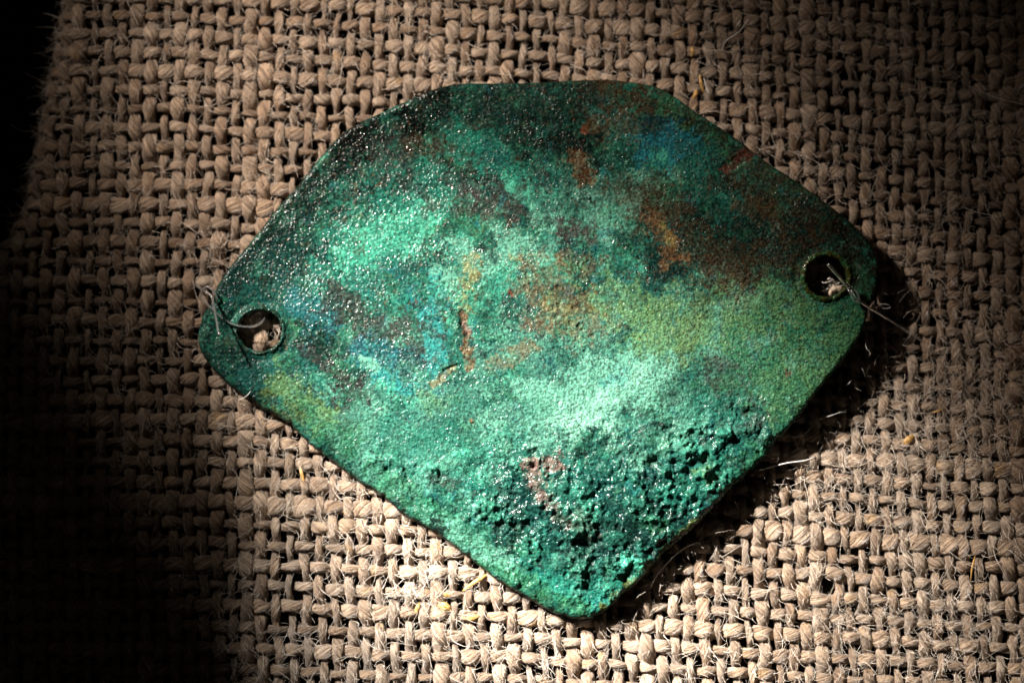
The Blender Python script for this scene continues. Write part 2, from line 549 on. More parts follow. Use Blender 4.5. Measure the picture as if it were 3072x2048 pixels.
def bilin(G, x0, y0, st_, X, Y):
    u, v = (X - x0) / st_, (Y - y0) / st_
    i = np.clip(u.astype(int), 0, G.shape[1] - 2); j = np.clip(v.astype(int), 0, G.shape[0] - 2)
    fu, fv = u - i, v - j
    return (G[j, i] * (1 - fu) + G[j, i + 1] * fu) * (1 - fv) + (G[j + 1, i] * (1 - fu) + G[j + 1, i + 1] * fu) * fv


CS = 7.0
gx, gy = np.arange(540, 2700, CS), np.arange(190, 1920, CS)
GXX, GYY = np.meshgrid(gx, gy)
_rough = OUT
SDF = sdf_poly(_rough, GXX, GYY)


def edge_wobble(x, y):
    low = sstep(900, 1300, y)
    return 1.3 * fbm(x, y, 26, 3, 80) + low * 13.0 * np.minimum(0.0, fbm(x, y, 34, 2, 83) + 0.1) * -1


def outer_sdf(x, y): return bilin(SDF, gx[0], gy[0], CS, x, y) + edge_wobble(x, y)


def hole_sdf(x, y, extra=7.0):
    d = np.full(x.shape, 1e9)
    for hx, hy, rx, ry in HOLES:
        k = np.hypot((x - hx) / (rx + extra), (y - hy) / (ry + extra))
        d = np.minimum(d, (k - 1) * (rx + extra))
    return d


def plate_sdf(x, y): return np.maximum(outer_sdf(x, y), -hole_sdf(x, y))


# -- relief ---------------------------------------------------------
K = 3072 / 2352.0       # patch lists below are in 2352-wide picture coordinates


def capsule(x, y, x1, y1, x2, y2, w):
    x1, y1, x2, y2, w = x1 * K, y1 * K, x2 * K, y2 * K, w * K
    ex, ey = x2 - x1, y2 - y1
    t = np.clip(((x - x1) * ex + (y - y1) * ey) / (ex * ex + ey * ey + 1e-9), 0, 1)
    return np.exp(-((x - x1 - t * ex) ** 2 + (y - y1 - t * ey) ** 2) / (w * w))


PITS = [(1330, 748, 7, .9), (725, 757, 9, .8), (800, 690, 6, .6), (695, 757, 4, .5), (1085, 966, 5, -.5), (1175, 673, 8, .5), (1350, 600, 5, .6),
        (1330, 605, 5, .6), (1300, 592, 4, .6), (1430, 640, 5, .4), (1810, 855, 8, .5), (1010, 1085, 7, .6), (1110, 1130, 8, .6), (1262, 1100, 9, .8),
        (1240, 1080, 7, .7), (1225, 1120, 7, .6), (1207, 1205, 13, 1.5), (1325, 1208, 12, 1.5), (1315, 1225, 9, 1.3), (1360, 1290, 14, 1.4),
        (1385, 1270, 11, 1.2), (1530, 1180, 16, 1.3), (1555, 1172, 13, 1.2), (1495, 1270, 12, 1.3), (1515, 1250, 9, 1.0), (1440, 1325, 17, 1.1),
        (1390, 1375, 10, .9), (1600, 1150, 10, .9), (1480, 1120, 7, .9), (1345, 1250, 8, 1.0), (1290, 1250, 9, 1.1), (1240, 1285, 8, 1.0),
        (1420, 1210, 9, 1.0), (1390, 1180, 7, .9), (1570, 1225, 8, 1.0), (1260, 1180, 6, .8), (1170, 1160, 7, .8), (1645, 1120, 8, .8),
        (870, 1140, 6, .7), (830, 1065, 6, .6), (1700, 1010, 7, .5), (1750, 960, 6, .4), (960, 1120, 6, .6), (1440, 1255, 10, 1.2), (1300, 1320, 8, 1.0)]
PEAKS = [(1610, 1085, 26, .8), (1262, 1085, 30, .5), (1330, 1130, 34, .7), (1410, 1240, 38, .8), (1500, 1180, 30, .8), (1560, 1060, 34, .8), (1290, 1290, 30, .6), (1470, 1340, 28, .6), (1560, 1130, 20, .6), (1430, 1290, 26, .9), (1490, 1230, 30, .6), (1335, 1165, 24, .5), (1390, 1080, 22, .5),
         (1450, 1150, 24, .7), (1520, 1290, 22, .6), (1300, 1355, 26, .4), (1180, 1190, 22, .4), (1640, 1060, 22, .5), (1700, 985, 22, .35),
         (1350, 1100, 18, .4), (1230, 1230, 18, .5), (1550, 765, 12, .25), (1520, 1080, 24, .5)]


def relief(x, y, ds):
    """height added to the smooth plate, world units; ds is the distance in px inside the edge"""
    crust = np.clip(capsule(x, y, 1260, 1190, 1580, 1130, 165) + 0.9 * capsule(x, y, 1380, 1310, 1420, 1330, 90) + .75 * capsule(x, y, 880, 1060, 1200, 1190, 55)
                    + 0.8 * capsule(x, y, 1560, 1060, 1740, 980, 70) + 0.7 * capsule(x, y, 1230, 1070, 1275, 1120, 42), 0, 1.15)
    pebble = np.clip(capsule(x, y, 760, 600, 960, 430, 95) + 0.55 * capsule(x, y, 640, 520, 900, 300, 70) + 0.10 + 0.5 * fbm(x, y, 120, 3, 92), 0, 1)
    plainf = np.clip(capsule(x, y, 1450, 880, 1700, 760, 130), 0, 1)
    # wandering, slightly stretched coordinates so no pattern reads as a grid
    xr = x * 0.80 - y * 0.42; yr = x * 0.46 + y * 0.92
    h = 0.034 * fbm(xr, yr * 0.7, 210, 3, 90)
    calm = sstep(-0.16, 0.10, fbm(x, y, 120, 3, 93))          # quieter islands between the rough places
    calm2 = sstep(-0.14, 0.10, fbm(x, y, 95, 3, 97))
    crust = crust * (0.30 + 0.70 * calm2)
    h = h + 0.0052 * (0.30 + 0.95 * calm) * (1 - 0.35 * plainf) * fbm(xr, yr * 0.8, 17, 4, 94, 0.62)
    f1, f2, _ = worley(x + 6 * perlin(x / 31, y / 31, 5), y + 6 * perlin(x / 31, y / 31, 6), 15, 8)
    h = h + pebble * 0.0085 * (1 - np.clip(f1 * 1.25, 0, 1) ** 2) * (0.6 + 0.8 * fbm(x, y, 70, 2, 99))
    # pitted crust at the lower corner
    n1 = fbm(x, y, 84, 4, 101, 0.5); n2 = fbm(x, y, 36, 3, 107, 0.5)
    g1, g2, gid = worley(x + 16 * n1, y + 16 * n2, 36, 12)
    g3, g4, _ = worley(x + 8 * n2, y + 8 * n1, 17, 13)
    cr = 0.092 * n1 + 0.034 * n2 + 0.028 * (1 - np.clip(g1 * 1.2, 0, 1) ** 2) * (gid + 0.15) + 0.010 * (0.5 - g3)
    rd = 1 - np.abs(nr_ := fbm(x + 20 * n2, y + 20 * n1, 58, 3, 113)) * 4
    cr = cr + 0.030 * np.clip(rd, -1, 1) * (0.5 + n1) - 0.014 * sstep(0.18, 0.40, -n2 - 0.35 * n1)
    h = h + crust * cr
    for px, py, r, dpt in PITS:
        X, Y = x - px * K, y - py * K
        rr = np.hypot(X * 1.15 + Y * 0.25, Y) / (r * K) + 0.25 * n2
        h = h - 0.018 * dpt * (1 - sstep(0.25, 1.2, rr)) + 0.007 * dpt * np.exp(-((rr - 1.35) / 0.3) ** 2)
    for px, py, r, dpt in PEAKS:
        rr = np.hypot(x - px * K, (y - py * K) * 1.2) / (r * K) + 0.35 * n1 + 0.2 * n2
        h = h + 0.040 * dpt * (1 - sstep(0.45, 1.0, rr))
    # small corroded craters in the middle of the plate
    crat = capsule(x, y, 1230, 640, 1340, 760, 70)
    c1, c2, cid = worley(x, y, 44, 21)
    h = h - crat * 0.016 * (1 - sstep(0.10, 0.24, c1)) * (cid > 0.35)
    # missing patina: the notch on the upper right edge and the small scar left of centre
    notch = np.clip(1.6 * capsule(x, y, 1668, 386, 1738, 345, 12) + 0.5 * fbm(x, y, 18, 2, 120) * capsule(x, y, 1668, 386, 1738, 345, 22), 0, 1)
    h = h - 0.013 * sstep(0.25, 0.85, notch) * (1 + 0.7 * n2)
    scar = capsule(x, y, 1060, 722, 1076, 772, 12)
    h = h - 0.022 * sstep(0.2, 0.9, scar * (1 + 1.2 * n2)) * (1 + 0.8 * fbm(x, y, 12, 2, 122)) + 0.010 * capsule(x, y, 1052, 735, 1050, 760, 6)
    h = h - 0.02 * sstep(0.45, 0.8, capsule(x, y, 1020, 850, 1050, 838, 5))
    # lip along the upper left edge, with a shallow groove behind it
    lip = capsule(x, y, 500, 640, 720, 380, 60) + capsule(x, y, 720, 380, 980, 210, 60)
    lip = np.clip(lip, 0, 1) * np.clip(0.75 + 1.3 * fbm(x, y, 130, 3, 125), 0, 1.3)
    h = h + lip * 0.009 * np.exp(-((ds - 14) / 12.0) ** 2)
    # dished ring round the holes
    for hx, hy, rx, ry in HOLES:
        k = np.hypot((x - hx), (y - hy) * rx / ry)
        h = h - 0.012 * np.exp(-((k - rx - 30) / 9.0) ** 2) * (1 + 0.5 * n1)
    # crumbly edge at the lower corner
    low = sstep(1150, 1500, y)
    h = h + low * 0.022 * np.exp(-ds / 26.0) * n2
    # worn, rounded edge
    r = 12.0 + 9 * sstep(900, 1500, y)
    q = np.clip(1 - ds / r, 0, 1)
    return h - (r * U * 0.85) * (1 - np.sqrt(np.clip(1 - q * q, 0, 1)))


# -- colour -----------------------------------------------------------
C = dict(dark=(24, 42, 40), black=(20, 22, 22), grey=(74, 78, 74), dteal=(14, 76, 70), teal=(24, 112, 102), emer=(16, 140, 116), emerl=(60, 178, 144),
         green=(52, 134, 88), lime=(112, 158, 88), mint=(102, 180, 152), pale=(132, 206, 176), blue=(16, 128, 142), dblue=(16, 68, 82), cyan=(32, 150, 144),
         brown=(98, 66, 36), dbrown=(62, 42, 22), orange=(160, 98, 42), ochre=(158, 140, 62), olive=(100, 112, 46), rust=(128, 74, 56), pink=(156, 126, 114),
         purple=(86, 62, 66), red=(170, 70, 34), tan=(170, 136, 84))
C = {k: lin(*v) for k, v in C.items()}
PATCH = [  # x1 y1 x2 y2 width colour strength grain(px)
    (900, 1000, 1700, 800, 190, 'mint', .45, 60), (1000, 900, 1500, 760, 120, 'teal', .35, 40),
    (1750, 820, 1960, 760, 130, 'green', .75, 30), (1500, 760, 1800, 690, 80, 'lime', .50, 22), (1400, 690, 1560, 760, 60, 'lime', .45, 20),
    (1800, 900, 1950, 800, 80, 'lime', .40, 18), (1560, 560, 1900, 520, 95, 'dteal', .60, 30), (1560, 560, 1900, 540, 100, 'dark', .55, 16),
    (1700, 400, 1880, 480, 75, 'brown', .48, 22), (1640, 620, 1850, 580, 55, 'brown', .50, 14), (1940, 540, 2010, 680, 50, 'dbrown', .65, 26),
    (1480, 480, 1700, 620, 60, 'brown', .45, 12), (1150, 240, 1330, 220, 60, 'dbrown', .50, 12), (1360, 225, 1560, 270, 50, 'brown', .75, 26),
    (1050, 220, 1320, 240, 60, 'dteal', .6, 24), (1530, 240, 1660, 330, 36, 'green', .6, 22), (1600, 290, 1660, 320, 28, 'dbrown', .6, 22),
    (800, 340, 1010, 232, 46, 'black', .85, 34), (540, 640, 780, 360, 46, 'dark', .65, 26), (880, 350, 960, 420, 60, 'grey', .55, 30),
    (980, 290, 1300, 300, 70, 'dark', .40, 26), (960, 340, 1040, 330, 34, 'brown', .6, 14),
    (1050, 400, 1220, 425, 44, 'grey', .70, 30), (1060, 405, 1150, 400, 24, 'dark', .6, 22), (1240, 300, 1360, 330, 44, 'black', .62, 26), (1300, 330, 1350, 440, 38, 'dark', .75, 30),
    (1045, 320, 1190, 385, 44, 'emer', .90, 30), (1120, 350, 1150, 365, 28, 'teal', .8, 16), (1190, 425, 1250, 460, 32, 'emerl', .75, 24),
    (1330, 420, 1470, 450, 50, 'mint', .60, 28), (1250, 490, 1420, 500, 46, 'mint', .45, 22), (1260, 440, 1400, 400, 60, 'dteal', .45, 30),
    (1060, 465, 1180, 480, 30, 'purple', .60, 14), (1290, 525, 1340, 532, 26, 'purple', .7, 18), (1260, 560, 1320, 570, 24, 'dblue', .4, 18),
    (1350, 255, 1350, 300, 16, 'brown', .8, 14), (1340, 292, 1342, 302, 7, 'red', .85, 8), (1320, 360, 1345, 405, 18, 'orange', .75, 15), (1340, 390, 1345, 420, 12, 'brown', .8, 12),
    (1370, 275, 1470, 300, 34, 'teal', .6, 24), (1380, 290, 1470, 300, 20, 'orange', .45, 12),
    (1440, 300, 1490, 310, 40, 'teal', .4, 30), (1490, 290, 1560, 300, 34, 'dblue', .75, 28), (1495, 345, 1570, 330, 32, 'blue', .95, 22), (1500, 372, 1530, 378, 22, 'cyan', .9, 18),
    (1515, 345, 1522, 358, 12, 'emerl', .8, 10), (1580, 340, 1640, 370, 34, 'teal', .55, 24), (1385, 390, 1400, 400, 14, 'cyan', .6, 14),
    (1500, 495, 1545, 590, 22, 'orange', .75, 15), (1520, 520, 1540, 560, 9, 'ochre', .8, 10), (1420, 440, 1560, 470, 40, 'brown', .45, 12),
    (1600, 400, 1690, 480, 36, 'teal', .4, 20), (1700, 470, 1780, 500, 20, 'orange', .35, 9),
    (780, 620, 960, 440, 82, 'emer', .70, 30), (800, 590, 950, 520, 55, 'emerl', .80, 26), (640, 700, 900, 640, 50, 'teal', .55, 26),
    (520, 640, 720, 560, 52, 'dteal', .75, 34), (560, 560, 740, 470, 34, 'dark', .40, 16), (560, 680, 700, 690, 40, 'teal', .5, 22), (690, 700, 745, 740, 28, 'blue', .50, 26),
    (480, 720, 560, 870, 44, 'dteal', .80, 30), (540, 800, 600, 870, 30, 'dark', .46, 17), (560, 860, 680, 850, 26, 'teal', .7, 20),
    (765, 690, 860, 760, 46, 'grey', .70, 26), (930, 760, 990, 800, 44, 'grey', .70, 20), (880, 830, 960, 830, 30, 'dblue', .55, 18), (690, 800, 790, 860, 16, 'grey', .80, 14),
    (790, 870, 800, 880, 14, 'grey', .7, 14), (790, 905, 835, 912, 26, 'grey', .90, 22), (1220, 680, 1240, 740, 40, 'grey', .45, 18),
    (985, 720, 1000, 840, 26, 'cyan', .85, 26), (1000, 640, 1010, 700, 22, 'cyan', .45, 20), (840, 800, 880, 830, 30, 'blue', .55, 22), (860, 860, 940, 890, 22, 'cyan', .85, 20),
    (835, 830, 860, 850, 14, 'mint', .85, 12), (870, 880, 900, 890, 14, 'emerl', .8, 14), (970, 900, 1010, 930, 22, 'lime', .3, 14),
    (650, 880, 740, 960, 44, 'lime', .60, 26), (700, 960, 800, 1010, 34, 'green', .55, 26), (600, 900, 680, 960, 20, 'olive', .55, 18),
    (1040, 610, 1250, 565, 46, 'mint', .65, 34), (1080, 680, 1240, 620, 40, 'emerl', .35, 24),
    (1088, 600, 1075, 650, 15, 'ochre', .80, 14), (1066, 690, 1068, 720, 12, 'ochre', .75, 12), (1062, 722, 1076, 770, 11, 'rust', .65, 9), (1066, 740, 1078, 765, 7, 'pink', .6, 7), (1072, 790, 1078, 845, 10, 'orange', .85, 10),
    (1130, 835, 1215, 800, 16, 'orange', .60, 12), (1245, 640, 1335, 730, 46, 'orange', .50, 10), (1210, 740, 1260, 755, 14, 'orange', .6, 10), (1270, 700, 1300, 730, 22, 'ochre', .5, 9),
    (1000, 880, 1040, 850, 10, 'tan', .8, 10), (1180, 590, 1195, 600, 8, 'ochre', .7, 8), (1300, 590, 1350, 610, 18, 'orange', .4, 8),
    (1540, 850, 1620, 700, 20, 'olive', .3, 12),
    (1170, 960, 1480, 860, 72, 'mint', .80, 60), (1300, 980, 1380, 950, 34, 'pale', .85, 26), (1290, 955, 1480, 870, 34, 'pale', .45, 34), (1395, 880, 1430, 860, 20, 'cyan', .45, 20),
    (1650, 850, 1730, 950, 42, 'grey', .60, 12), (1700, 860, 1800, 900, 50, 'green', .40, 14), (1600, 900, 1680, 960, 34, 'teal', .4, 20), (1620, 950, 1720, 930, 40, 'emer', .45, 26), (1750, 1000, 1650, 1030, 26, 'teal', .6, 22),
    (900, 1030, 1150, 1060, 70, 'emer', .45, 34), (1045, 1045, 1075, 1040, 9, 'emerl', .95, 9), (860, 1080, 1240, 1370, 30, 'green', .55, 26), (980, 1190, 1180, 1300, 26, 'mint', .55, 24), (1000, 1200, 1020, 1215, 15, 'dark', .8, 14),
    (1270, 1150, 1560, 1240, 120, 'teal', .55, 26), (1290, 1200, 1560, 1230, 90, 'dteal', .60, 18), (1340, 1260, 1500, 1210, 70, 'black', .55, 13), (1160, 1090, 1220, 1160, 40, 'dteal', .6, 17),
    (1226, 1062, 1276, 1062, 22, 'pink', .85, 12), (1226, 1080, 1236, 1130, 20, 'pink', .70, 10), (1250, 1140, 1270, 1150, 18, 'pink', .5, 10), (1290, 1190, 1360, 1215, 26, 'rust', .30, 9), (1010, 1100, 1040, 1110, 22, 'purple', .4, 8),
    (1560, 1130, 1640, 1060, 60, 'emer', .50, 20), (1400, 1070, 1560, 1060, 50, 'teal', .5, 26), (1460, 1050, 1500, 1050, 30, 'mint', .5, 20), (1440, 1290, 1470, 1310, 24, 'emerl', .9, 14),
    (1250, 1340, 1440, 1390, 40, 'emer', .70, 26), (1180, 1320, 1340, 1400, 18, 'green', .7, 20), (1390, 1400, 1620, 1190, 17, 'olive', .85, 16), (1620, 1190, 1860, 920, 16, 'green', .6, 16),
    (1610, 1080, 1622, 1092, 18, 'lime', .6, 12), (1500, 1200, 1520, 1205, 18, 'green', .7, 12), (1440, 1120, 1460, 1130, 14, 'cyan', .6, 12), (1350, 1170, 1370, 1180, 16, 'emerl', .6, 12),
    (1370, 187, 1500, 190, 5, 'brown', .9, 20), (1668, 388, 1740, 344, 13, 'rust', 1.0, 8),
    (1172, 670, 1178, 676, 8, 'rust', .9, 8), (1810, 853, 1812, 856, 7, 'rust', .8, 8), (1084, 965, 1086, 967, 4, 'orange', 1.0, 5),
]


def nz(x, y, size, octaves, seed, gain=0.75):
    """fractal noise of unit spread"""
    f = fbm(x, y, size, octaves, seed, gain)
    e = math.sqrt(sum(gain ** (2 * k) for k in range(octaves))) / sum(gain ** k for k in range(octaves))
    return f / (e * 0.42)


def patina(x, y, rel, ds):
    w1 = fbm(x, y, 95, 4, 140); w2 = fbm(x, y, 95, 4, 146)
    f1 = fbm(x, y, 24, 3, 152, .6); f2 = fbm(x, y, 24, 3, 158, .6)
    wx, wy = x + 34 * w1 + 12 * f1, y + 34 * w2 + 12 * f2
    fine = fbm(x, y, 9, 3, 164, .7)
    fine2 = fbm(x + 900, y, 13, 3, 170, .7)
    base = C['teal'] * 0.55 + C['green'] * 0.45
    c = np.broadcast_to(base, x.shape + (3,)).copy()

    def mix(m, cc):
        nonlocal c
        c = c * (1 - m[..., None]) + cc * m[..., None]
    xr, yr = x * 0.85 + y * 0.5, -x * 0.5 + y * 0.85     # corrosion drifts along the beaten metal
    t1 = nz(xr * 0.75, yr, 150, 6, 400, 0.70); t2 = nz(x, y, 120, 6, 410, 0.70); t3 = nz(xr * 0.8 + 20 * w1, yr + 20 * w2, 80, 6, 420, 0.68); t4 = nz(x + 15 * f1, y + 15 * f2, 50, 5, 430, 0.68)
    mix(sstep(0.3, 0.9, t2) * 0.75, C['emer'] * 0.5 + C['teal'] * 0.5)
    mix(sstep(0.6, 1.3, -t2) * 0.60, C['green'])
    mix(sstep(0.8, 1.4, t1) * 0.50, C['mint'])
    mix(sstep(0.3, 0.8, t3) * 0.65, C['dteal'])
    mix(sstep(0.9, 1.4, -t3) * 0.50, C['emerl'])
    mix(sstep(0.7, 1.3, -t1) * 0.70, C['dark'])
    mix(sstep(0.95, 1.4, t4) * 0.65, C['grey'] * 0.6 + C['dark'] * 0.4)
    top = sstep(1350, 800, y)
    mix(sstep(1.0, 2.0, -t4 + 0.3 * t1) * (0.12 + 0.55 * top), C['brown'])
    mix(sstep(1.5, 2.3, nz(x, y, 30, 5, 440, .8) + 0.4 * t2) * (0.10 + 0.55 * top), C['orange'] * .8)
    mix(sstep(0.8, 2.0, nz(x, y, 80, 6, 450, .7)) * 0.60, C['blue'])
    for k, (x1, y1, x2, y2, w, cn, s, gr) in enumerate(PATCH):
        reach = 2.6 * w * K
        lo_x, hi_x = min(x1, x2) * K - reach - 60, max(x1, x2) * K + reach + 60
        lo_y, hi_y = min(y1, y2) * K - reach - 60, max(y1, y2) * K + reach + 60
        sel = (x > lo_x) & (x < hi_x) & (y > lo_y) & (y < hi_y)
        if not sel.any(): continue
        big = min(1.0, w / 26.0)
        ax = x[sel] * (1 - big) + wx[sel] * big; ay = y[sel] * (1 - big) + wy[sel] * big
        g = capsule(ax, ay, x1, y1, x2, y2, w * (1.35 if cn in ('orange', 'ochre', 'blue') else 1.0))
        n = nz(x[sel], y[sel], max(gr * 2.2, 26), 6, 200 + k * 3, .80)
        soft = 0.62 if cn in ('orange', 'ochre', 'tan') else 1.0
        m = soft * sstep(0.38, 0.68, g + 0.28 * n) * sstep(0.02, 0.25, g) * (0.35 + 0.65 * sstep(-1.1, 0.5, t4[sel] * 0.5 + 1.2 * n)) * s * 1.1
        m = np.clip(m, 0, 1)[:, None]
        cs = c[sel]; c[sel] = cs * (1 - m) + C[cn] * m
    # fine mineral grains of every colour
    gm = 0.45 + 0.55 * sstep(-0.8, 0.8, nz(x, y, 140, 4, 460, .7))
    mix(sstep(0.10, 0.42, fine) * 0.55 * gm, C['mint'] * 0.5 + c.reshape(c.shape) * 0.6)
    mix(sstep(0.08, 0.36, -fine) * 0.80 * gm, C['dark'])
    up = sstep(2500, 1500, x) * 0 + sstep(1350, 900, y)
    mix(sstep(0.20, 0.40, fine2) * 0.32 * up, C['brown'])
    mix(sstep(0.22, 0.42, -fine2) * 0.35, C['teal'])
    s1 = fbm(x, y, 11, 2, 190, .8)
    mix(sstep(0.42, 0.55, s1) * 0.35 * (0.3 + up), C['orange'])
    # low places are mixed towards black, raised places towards light emerald
    mix(sstep(0.015, 0.07, -rel) * 0.30 * (ds > 14), C['black'])
    mix(sstep(0.012, 0.05, rel) * 0.25, C['emerl'])
    # bare dark metal on the worn edge
    mix(np.exp(-ds / 5.0) * (0.12 + 0.45 * sstep(1000, 1300, y)), C['dbrown'])
    gy_ = c @ np.array([.25, .6, .15])
    c = c * (np.clip(gy_ / 0.17, 0.05, 2.2) ** 0.42)[..., None]
    c = c * 0.90 + 0.10 * (c @ np.array([.25, .6, .15]))[..., None]
    return np.clip(c * 0.435, 0.002, 1)


plate = empty("copper_plate", (float(P(1600, 1040, 0)[0]), float(P(1600, 1040, 0)[1]), 0.2))
tag(plate, "corroded green copper plate with a hole at each end lying on burlap", "metal plate")
POFF = np.array(plate.location)

ST = 2.6
xs, ys = np.arange(575, 2660, ST), np.arange(225, 1880, ST)
X, Y = np.meshgrid(xs, ys)
S0 = plate_sdf(X, Y)
okv = S0 < 0.55 * ST
cell = okv[:-1, :-1] & okv[1:, :-1] & okv[:-1, 1:] & okv[1:, 1:]
used = np.zeros(okv.shape, bool); cnt = np.zeros(okv.shape, int)
for a in (0, 1):
    for b_ in (0, 1):
        v = np.zeros(okv.shape, int); v[a:a + cell.shape[0], b_:b_ + cell.shape[1]] = cell
        cnt += v
used = cnt > 0; border = used & (cnt < 4)
idx = -np.ones(okv.shape, int); idx[used] = np.arange(used.sum())
jj, ii = np.nonzero(cell)
quads = np.stack([idx[jj, ii], idx[jj + 1, ii], idx[jj + 1, ii + 1], idx[jj, ii + 1]], -1)
vx, vy, vb = X[used], Y[used], border[used]
for _ in range(3):
    bx, by = vx[vb], vy[vb]
    d = plate_sdf(bx, by); e = 1.0
    gxx = (plate_sdf(bx + e, by) - plate_sdf(bx - e, by)) / 2; gyy = (plate_sdf(bx, by + e) - plate_sdf(bx, by - e)) / 2
    g = np.hypot(gxx, gyy) + 1e-6
    vx[vb] = bx - d * gxx / g ** 2; vy[vb] = by - d * gyy / g ** 2
ds = np.maximum(-outer_sdf(vx, vy), 0)
rel = relief(vx, vy, ds)
rel_nr = rel + 0
colr = patina(vx, vy, relief(vx, vy, ds + 1000), ds)
zb = zbase(vx, vy)
pos = P(vx, vy, zb); pos[:, 2] += rel
glossn = fbm(vx, vy, 40, 4, 260, .6)
gloss = np.clip(0.25 - 0.10 * capsule(vx, vy, 1300, 1200, 1580, 1150, 150) - 0.22 * glossn - 0.06 * capsule(vx, vy, 760, 600, 960, 430, 110) + 0.16 * capsule(vx, vy, 1450, 880, 1800, 720, 150), 0.11, 0.5)
sparkv = np.clip(0.22 + 0.34 * nz(vx, vy, 90, 5, 500, .7) + 0.65 * capsule(vx, vy, 700, 640, 960, 430, 110) + 0.9 * capsule(vx, vy, 520, 620, 720, 390, 30) + 0.9 * capsule(vx, vy, 720, 390, 980, 215, 30) + 0.75 * capsule(vx, vy, 1230, 1120, 1560, 1160, 130) + 0.3 * capsule(vx, vy, 1700, 860, 1760, 980, 60)
                 + 0.3 * capsule(vx, vy, 860, 800, 1200, 1100, 110), 0.08, 1.15)
rgba = np.concatenate([colr, np.ones((len(colr), 1))], 1)
mesh_obj("plate_face", pos - POFF, quads, M_plate, plate, {"patina": ('FLOAT_COLOR', rgba), "gloss": ('FLOAT', gloss), "spark": ('FLOAT', sparkv)})

# edge wall and underside
TH = 0.085
n = 1500
loop = spline(np.vstack([OUT[-1], OUT, OUT[0], OUT[1]]), n + 40)[10:]
seg = np.vstack([OUT, OUT[:1]])
L_ = np.concatenate([[0], np.cumsum(np.hypot(*np.diff(seg, axis=0).T))])
tt = np.linspace(0, L_[-1], n, endpoint=False)
ex, ey = np.interp(tt, L_, seg[:, 0]), np.interp(tt, L_, seg[:, 1])
for _ in range(3):
    d = outer_sdf(ex, ey); e = 1.0
    gxx = (outer_sdf(ex + e, ey) - outer_sdf(ex - e, ey)) / 2; gyy = (outer_sdf(ex, ey + e) - outer_sdf(ex, ey - e)) / 2
    g = np.hypot(gxx, gyy) + 1e-6
    ex, ey = ex - d * gxx / g ** 2, ey - d * gyy / g ** 2
nx, ny = gxx / g, gyy / g
r0 = relief(ex, ey, ds=np.zeros(n))
rings, cols = [], []
ze = zbase(ex, ey) + r0
prof = [(-2.0, 0.006), (0.9, -0.012), (1.6, -0.035), (0.2, -0.060), (-5, -0.078), (-30, -0.080)]
for k, (o_, dz) in enumerate(prof):
    wob = 1.6 * fbm(ex + 50 * k, ey + 31 * k, 16, 2, 270) if 0 < k < 5 else 0
    x_, y_ = ex + nx * (o_ + wob), ey + ny * (o_ + wob)
    p = P(x_, y_, zbase(ex, ey)); p[:, 2] = ze + dz
    rings.append(p)
    cc = patina(x_, y_, np.zeros(n), np.full(n, 3.0)) * 0.8
    cols.append(cc)
V = np.stack(rings, 1).reshape(-1, 3); m = len(prof)
a = np.arange(n)[:, None] * m; a2 = ((np.arange(n) + 1) % n)[:, None] * m; b_ = np.arange(m - 1)[None]
q = np.stack([a + b_, a2 + b_, a2 + b_ + 1, a + b_ + 1], -1).reshape(-1, 4)
cc = np.stack(cols, 1).reshape(-1, 3)
mesh_obj("plate_edge", V - POFF, q, M_plate, plate, {"patina": ('FLOAT_COLOR', np.c_[cc, np.ones(len(cc))]), "gloss": ('FLOAT', np.full(len(cc), .3)), "spark": ('FLOAT', np.full(len(cc), .5))})
xs2, ys2 = np.arange(575, 2660, 14.0), np.arange(225, 1880, 14.0)
X2, Y2 = np.meshgrid(xs2, ys2); ok = np.maximum(bilin(SDF, gx[0], gy[0], CS, X2, Y2), -hole_sdf(X2, Y2, 12)) < -9
cell = ok[:-1, :-1] & ok[1:, :-1] & ok[:-1, 1:] & ok[1:, 1:]
jj, ii = np.nonzero(cell); W_ = len(xs2)
q = np.stack([jj * W_ + ii, jj * W_ + ii + 1, (jj + 1) * W_ + ii + 1, (jj + 1) * W_ + ii], -1)
pz = zbase(X2, Y2).ravel(); pb = P(X2.ravel(), Y2.ravel(), pz); pb[:, 2] -= TH + 0.004
uq, inv = np.unique(q, return_inverse=True)
mesh_obj("plate_underside", pb[uq] - POFF, inv.reshape(-1, 4), M_plate, plate,
         {"patina": ('FLOAT_COLOR', np.tile(np.append(C['dteal'], 1), (len(uq), 1))), "gloss": ('FLOAT', np.full(len(uq), .4)), "spark": ('FLOAT', np.full(len(uq), .3))})

